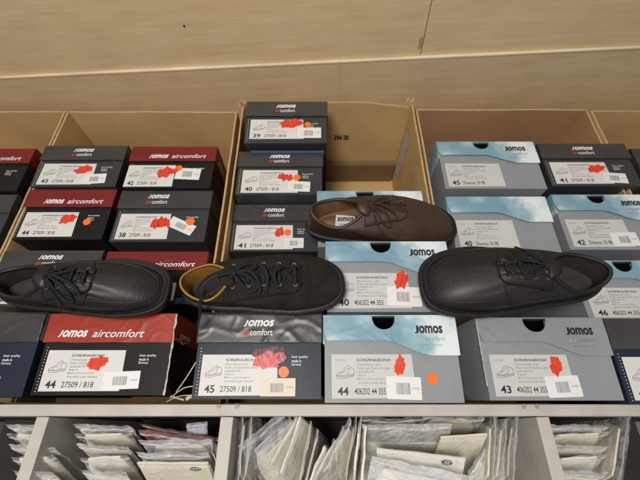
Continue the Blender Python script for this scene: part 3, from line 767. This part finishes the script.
    if brown:
        # small bow: two loops and two loose ends hanging down the near side
        la.ribbon(dr([(kx,yo,.003),(kx+.014,yo+.010,.006),(kx+.030,yo+.018,.003),(kx+.034,yo+.010,.002),(kx+.016,yo+.002,.004),(kx,yo,.003)]), lw, lt_, 6, 8)
        la.ribbon(dr([(kx,yo,.003),(kx+.008,yo-.012,.006),(kx+.022,yo-.030,.001),(kx+.036,yo-.034,.001),(kx+.026,yo-.016,.004),(kx,yo,.003)]), lw, lt_, 6, 8)
        la.ribbon(dr([(kx,yo,.004),(kx+.004,yo-.014,.004),(kx+.014,yo-.034,.0),(kx+.022,yo-.047,-.002)]), lw, lt_, 6, 8)
        la.ribbon(dr([(kx,yo,.004),(kx+.018,yo-.004,.007),(kx+.040,yo-.014,.003),(kx+.048,yo-.026,.0)]), lw, lt_, 6, 8)
        la.ribbon(dr([(kx-.003,yo-.005,.002),(kx+.002,yo,.006),(kx+.003,yo+.005,.002)]), .0032, .002, 5, 8)
    else:
        la.ribbon(dr([(kx,yo,.004),(kx+.010,yo-.014,.007),(kx+.024,yo-.026,.002),(kx+.034,yo-.018,.002),(kx+.018,yo-.004,.006),(kx,yo,.004)]), lw, lt_, 6, 8)
        la.ribbon(dr([(kx,yo,.004),(kx+.012,yo+.010,.007),(kx+.026,yo+.018,.003),(kx+.032,yo+.008,.003),(kx+.014,yo+.001,.007),(kx,yo,.004)]), lw, lt_, 6, 8)
        la.ribbon(dr([(kx+.016,yo+.004,.005),(kx+.030,yo-.004,.008),(kx+.038,yo-.018,.004),(kx+.036,yo-.030,.001)]), lw, lt_, 6, 8)
        la.ribbon(dr([(kx+.036,yo+.016,.003),(kx+.046,yo+.004,.007),(kx+.050,yo-.012,.005),(kx+.046,yo-.028,.001)]), lw, lt_, 6, 8)
        la.ribbon(dr([(kx+.072,yo+.010,.002),(kx+.062,yo+.0,.006),(kx+.060,yo-.010,.006),(kx+.064,yo-.024,.001)]), lw, lt_, 6, 8)
        la.ribbon(dr([(kx-.004,yo-.006,.002),(kx+.003,yo,.007),(kx+.004,yo+.007,.002)]), .004, .002, 5, 8)
        # long end trailing back across the opening and over the near side of the heel
        hx = kx
        la.ribbon([Vector((hx,yo,H+.010)), Vector((hx-.022,yo-.004,H+.010)), Vector((hx-.044,yo-.018,H+.002)), Vector((hx-.052,yo-.034,H*.80)), Vector((hx-.058,yo-.046,H*.5)), Vector((hx-.066,yo-.056,H*.28))], lw*.9, lt_, 8, 8)
        la.ribbon([Vector((hx,yo,H+.008)), Vector((hx-.026,yo+.004,H+.004)), Vector((hx-.054,yo-.002,H*.75)), Vector((hx-.060,yo-.016,H*.62)), Vector((hx-.035,yo-.018,H*.9)), Vector((hx-.006,yo-.004,H+.006))], lw, lt_, 8, 8)
    la.build('laces', M['brownlace'] if kind == 'brown' else M['nublace'], g, smooth=True)
    return g
def shoe_matrix(heel, toe, zmid, zbase, roll=0., pitch=0.):
    a = P(*heel, zmid); b = P(*toe, zmid); d = b-a; yaw = math.atan2(d.y, d.x)
    return Matrix.Translation((a.x, a.y, zbase)) @ Matrix.Rotation(yaw, 4, 'Z') @ Matrix.Rotation(-pitch, 4, 'Y') @ Matrix.Rotation(roll, 4, 'X'), d.length
GS = 'lace up shoes lying on the boxes'
mw, Ls = shoe_matrix((307, 221), (457, 219), .0, -.040)
shoe('brown', mw, Ls, .106, .084, 'smooth brown leather lace-up shoe lying on the sky blue lidded boxes', GS)
mw, Ls = shoe_matrix((185, 293), (342, 281), .03, .008)
shoe('nubuck', mw, Ls, .098, .074, 'brownish black nubuck lace-up shoe with a mustard lining and thick messy laces', GS, mirror=1)
mw, Ls = shoe_matrix((592, 284), (422, 285), .02, .008)
shoe('black', mw, Ls, .110, .076, 'black leather shoe with a thick rubber sole, its blunt toe over the right boxes', GS, mirror=-1)
mw, Ls = shoe_matrix((8, 292), (168, 290), .02, .006)
shoe('black', mw, Ls, .088, .072, 'black leather lace-up shoe lying across the boxes at the left, behind the faded red lid', GS)

# ------------------------------------------------------------------ insole packets
GP = 'insole packets filed in the bins'
def packet(A, B, D, m, bag, label, nm='insole_packet', inset=(.06,.94,.12), toe=.25, seed=0., mark=None, wr=.003):
    """A, B: ends of the top edge; D: vector from the top edge down to the bottom edge"""
    A, B, D = Vector(A), Vector(B), Vector(D)
    O = (A+B)/2+D; nrm = (B-A).cross(D).normalized()
    if nrm.z < 0: nrm = -nrm
    g = empty(nm, O, label, 'packet', GP)
    def f(sgn_, amp):
        def h(u, v):
            e = min(1, 5*min(u, 1-u, v*1.5+.02, 1-v+.1)); p = A.lerp(B, u)+D*v
            w = amp*(nz(u*3+seed, v*7, seed) + .6*nz(u*9, v*16+seed, 2)) 
            return p-O + nrm*(sgn_*.0036*max(0, e) + w) + (B-A)*.02*nz(v*4, seed)
        return h
    b = MB(); b.grid(f(1, wr), 22, 34); b.grid(f(-1, wr), 22, 34, True); b.build('bag', bag, g, smooth=True)
    z_ = MB(); ff = f(1, wr)
    for vv in (.045, .06): z_.ribbon([ff(k/12, vv)+nrm*.0004 for k in range(13)], .0006, .0006, 2, 5, up=nrm)
    z_.build('seal_strip', BAGW, g, smooth=True)
    u0, u1, v0 = inset
    def ins(off):
        def h(u, v):
            w = (1-toe*max(0, 1-v/.25)**2)
            uu = (u0+u1)/2+(u1-u0)*(u-.5)*w; vv = v0+(.99-v0)*v; p = A.lerp(B, uu)+D*vv
            ww = wr*.7*(nz(uu*3+seed, vv*7, seed))
            return p-O+nrm*(off+ww)
        return h
    i = MB(); i.slab(ins(.0014), ins(-.0014), 12, 16); io = i.build('insole', m, g, smooth=False)
    if mark:
        u, v, s, body, mk = mark
        X = (B-A).normalized(); Yv = -D.normalized(); c = ins(.0022)(u, v)
        q = MB()
        if mk == 'oval':
            q.add([c+X*s*math.cos(k*.2618)+Yv*s*.72*math.sin(k*.2618) for k in range(24)], [tuple(range(24))])
            q.build('size_stamp', M['navy'], io); q = MB(); lines = body.split('/')
            for j, tt in enumerate(lines):
                vs, fs = text_mesh(tt, .02, 0, 1)
                q.add([c+nrm*.0004+X*(vv[0]-.5)*s*.9+Yv*(s*.08-j*s*.5+vv[1]*s*.38) for vv in vs], fs)
            q.build('print', M['inkw'], io)
        else:
            vs, fs = text_mesh(body, .02, 0, 1)
            q.add([c+X*(vv[0]-.5)*s*1.2+Yv*(vv[1]-.5)*s for vv in vs], fs); q.build('print', M['inkk'], io)
    return g
def pk(a, b, za, zb, D, *r, **k): return packet(P(*a, za), P(*b, zb), D, *r, **k)
# left bin
pk((140,424),(220,438), -.07, -.065, (.0,-.05,-.20), M['redst'], BAGR, 'reddish plastic packet at the very back of its bin under the rail', seed=1.)
pk((186,424),(207,421), -.062, -.062, (.0,-.06,-.05), M['bluec'], BAG, 'small pale blue card packet poking out at the back of the left bin', seed=1.5, toe=0, wr=.0008)
pk((138,430),(213,437), -.055, -.055, (.0,-.07,-.20), M['instock2'], BAGR, 'pinkish clear packet in the left bin, second from the back', seed=2.)
pk((138,440),(211,439), -.045, -.045, (.004,-.085,-.20), M['instock2'], BAGW, 'milky wrinkled plastic packet in the middle of the left bin', seed=3.)
pk((136,452),(208,452), -.040, -.040, (.004,-.09,-.20), M['instock2'], BAGW, 'milky plastic packet just behind the cream one with the black oval stamp', seed=4.)
pk((136,462),(209,462), -.034, -.034, (.002,-.10,-.18), M['instock'], BAG, 'cream packet with a black oval size stamp at the front of the left bin', seed=5., toe=0, inset=(.02,.98,.01), wr=.0012, mark=(.80,.07,.0085,'35/36','oval'))
pk((212,440),(219,484), -.05, -.05, (-.02,.0,-.22), M['olive'], BAG, 'narrow packet on edge right of the cream one with the oval stamp', seed=6., toe=.1)
# middle bin, packets filed side by side
def side(a, b, z, lean, label, m=M['instock'], bag=BAG, s=0., **k):
    return pk(a, b, z, z, lean, m, bag, label, seed=s, **k)
side((241,414),(233,490), -.05, (.012,-.0,-.22), 'thin cream packet standing right against the divider', s=7.)
side((282,411),(238,446), -.055, (.045,-.10,-.17), 'clear wrinkled packet slanting at the left end of the right bin', s=8., m=M['instock2'], inset=(.15,.9,.25))
side((290,416),(254,450), -.050, (.05,-.12,-.16), 'packet with a yellowish insole, its top slanting up to the rail', s=9., inset=(.08,.92,.14), toe=0)
side((300,414),(279,474), -.045, (.05,-.05,-.17), 'white edged packet with small black figures, left half of the right bin', s=10., m=M['instock2'], toe=0, inset=(.03,.97,.03))
side((310,420),(296,490), -.048, (.03,-.04,-.19), 'olive packet leaning behind the white edged one', s=11., m=M['olive'], inset=(.05,.97,.05), toe=0)
side((317,428),(300,496), -.040, (.022,-.02,-.19), 'thin milky packet with a sharp upper corner beside the dark gap', s=12., bag=BAGW, wr=.0012)
side((334,438),(309,482), -.045, (.05,-.05,-.18), 'cream packet with a black mark right of the dark gap', s=13., toe=0, inset=(.02,.98,.06))
side((350,416),(331,450), -.045, (.03,-.09,-.17), 'yellowish packet whose narrow top reaches up to the rail', s=14., inset=(.05,.95,.10))
side((356,414),(343,490), -.048, (.018,-.02,-.20), 'tall cream packet standing on edge in the right bin', s=15., m=M['olive'])
side((361,413),(352,490), -.042, (.02,-.02,-.20), 'pale curved packet standing on edge left of the wide white ones', s=16., m=M['instock2'], inset=(.05,.98,.02), toe=.5)
side((250,413),(240,486), -.056, (.02,-.02,-.20), 'clear packet behind the wrinkled one, second from the divider', s=24., m=M['instock'], bag=BAGW)
side((296,413),(268,462), -.052, (.05,-.08,-.17), 'packet with a cream insole squeezed in behind the white edged one', s=25., m=M['instock'], toe=0, inset=(.04,.96,.05))
side((324,444),(306,488), -.038, (.04,-.03,-.18), 'cream packet in front of the dark gap, leaning to the right', s=26., m=M['instock2'], toe=0, inset=(.04,.96,.03))
side((343,424),(322,470), -.047, (.04,-.06,-.18), 'milky packet between the cream one and the yellowish one', s=27., m=M['instock2'], bag=BAGW)
side((366,424),(361,490), -.040, (.012,-.01,-.20), 'thin pale packet on edge right beside the wide milky one', s=28., m=M['instock2'], toe=0, inset=(.03,.97,.02))
# wide packets facing up
pk((360,418),(428,417), -.068, -.068, (.01,-.05,-.2), M['olive'], BAG, 'grey wrinkled packet at the back of the right bin just under the rail', seed=17.)
pk((362,424),(452,424), -.050, -.050, (.01,-.09,-.17), M['instock2'], BAGW, 'wide milky packet with a clear wrinkled top, middle of the right bin', seed=18., inset=(.03,.97,.30), toe=0, wr=.002)
pk((376,447),(466,457), -.036, -.036, (.01,-.11,-.14), M['instock2'], BAG, 'wide cream packet with a dark oval stamp near its right corner', seed=19., inset=(.01,.99,.02), toe=0, wr=.0015, mark=(.80,.06,.0085,'39/40','oval'))
pk((372,456),(476,476), -.026, -.026, (-.02,-.12,-.12), M['instock2'], BAGW, 'crumpled creamy packet lying at the very front of the right bin', seed=20., toe=.2, wr=.005)
pk((424,414),(486,416), -.064, -.064, (.0,-.07,-.18), M['olive'], BAG, 'dull grey packet under the rail behind the plain cream one', seed=21.)
pk((440,437),(488,434), -.052, -.052, (.0,-.09,-.16), M['instock'], BAG, 'plain cream packet tucked in behind the curled clear one', seed=22., toe=0, inset=(.02,.98,.0), wr=.001)
pk((468,470),(486,446), -.036, -.036, (.02,-.10,-.12), M['instock2'], BAG, 'rounded clear packet curling up in front of the plain cream one', seed=23., toe=.5)

# more packets on both sides
def rowpk(x0, x1, names, s0, where):
    for k, (ya, yb) in enumerate(((424, 426), (434, 432), (444, 447), (457, 455), (470, 472))):
        if k >= len(names): break
        pk((x0+2*k, ya), (x1-k, yb), -.066+.008*k, -.066+.008*k, (.004*(k % 3-1), -.07-.008*k, -.20), (M['instock2'], M['instock'], M['olive'])[k % 3], (BAGW, BAG)[k % 2], names[k]+' '+where, seed=s0+k, toe=(0, .3)[k % 2], inset=(.04,.96,.03+.08*((k+1) % 2)), wr=.003)
NM = ('rearmost grey packet', 'second packet from the back', 'middle packet', 'fourth packet from the back', 'frontmost packet')
rowpk(72, 130, NM, 40., 'in the row left of the reddish packets')
rowpk(4, 56, NM, 50., 'in the bin at the far left')
rowpk(548, 612, NM, 60., 'in the bin at the far right')
side((497,416),(494,490), -.050, (.006,-.01,-.21), 'cream packet standing on edge right of the curled clear one', s=70.)
side((508,418),(503,490), -.048, (.010,-.01,-.21), 'pale packet on edge, second from the right divider', s=71., m=M['instock2'], bag=BAGW)
side((520,415),(513,490), -.046, (.006,-.01,-.21), 'olive packet on edge leaning on the right divider', s=72., m=M['olive'])
side((632,416),(622,490), -.050, (.012,-.01,-.21), 'packet standing on edge at the very right end of the bins', s=73.)

# ------------------------------------------------------------------ world and light
w = bpy.data.worlds.new('World'); sc.world = w; w.use_nodes = True
nt = w.node_tree; n = nt.nodes; l = nt.links; bg = n['Background']
tc = n.new('ShaderNodeTexCoord'); sx = n.new('ShaderNodeSeparateXYZ'); rp = n.new('ShaderNodeValToRGB')
l.new(tc.outputs['Generated'], sx.inputs[0]); mr = n.new('ShaderNodeMapRange'); mr.inputs['From Min'].default_value = -1; mr.inputs['From Max'].default_value = 1
l.new(sx.outputs['Z'], mr.inputs['Value']); l.new(mr.outputs[0], rp.inputs['Fac'])
e = rp.color_ramp.elements; e[0].position = .42; e[0].color = (.04, .038, .035, 1); e[1].position = .66; e[1].color = (.30, .297, .295, 1)
l.new(rp.outputs['Color'], bg.inputs['Color']); bg.inputs['Strength'].default_value = 1.0
def area(loc, target, size, power, col):
    ld = bpy.data.lights.new('lamp', 'AREA'); ld.shape = 'DISK'; ld.size = size; ld.energy = power; ld.color = col
    o = bpy.data.objects.new('lamp', ld); COL.objects.link(o); o.location = loc
    o.rotation_euler = (Vector(target)-Vector(loc)).to_track_quat('-Z', 'Y').to_euler(); return o
area((-.35, -.25, 1.9), (0, .25, -.05), .55, 35, (1, .95, .88))

cam = bpy.data.cameras.new('camera'); co = bpy.data.objects.new('camera', cam); COL.objects.link(co); sc.camera = co
cam.sensor_fit = 'HORIZONTAL'; cam.sensor_width = 36; cam.lens = 36*F/640; cam.clip_start = .01; cam.clip_end = 50
co.location = (0, 0, CAMH); co.rotation_euler = (PI/2-PITCH, 0, 0)
cam.dof.use_dof = True; cam.dof.focus_distance = .60; cam.dof.aperture_fstop = 4.0
vs_ = sc.view_settings; vs_.view_transform = 'Standard'; vs_.look = 'None'; vs_.exposure = 0; vs_.gamma = 1
sc.render.engine = 'CYCLES'; sc.cycles.use_denoising = True; sc.cycles.transparent_max_bounces = 24; sc.cycles.max_bounces = 8
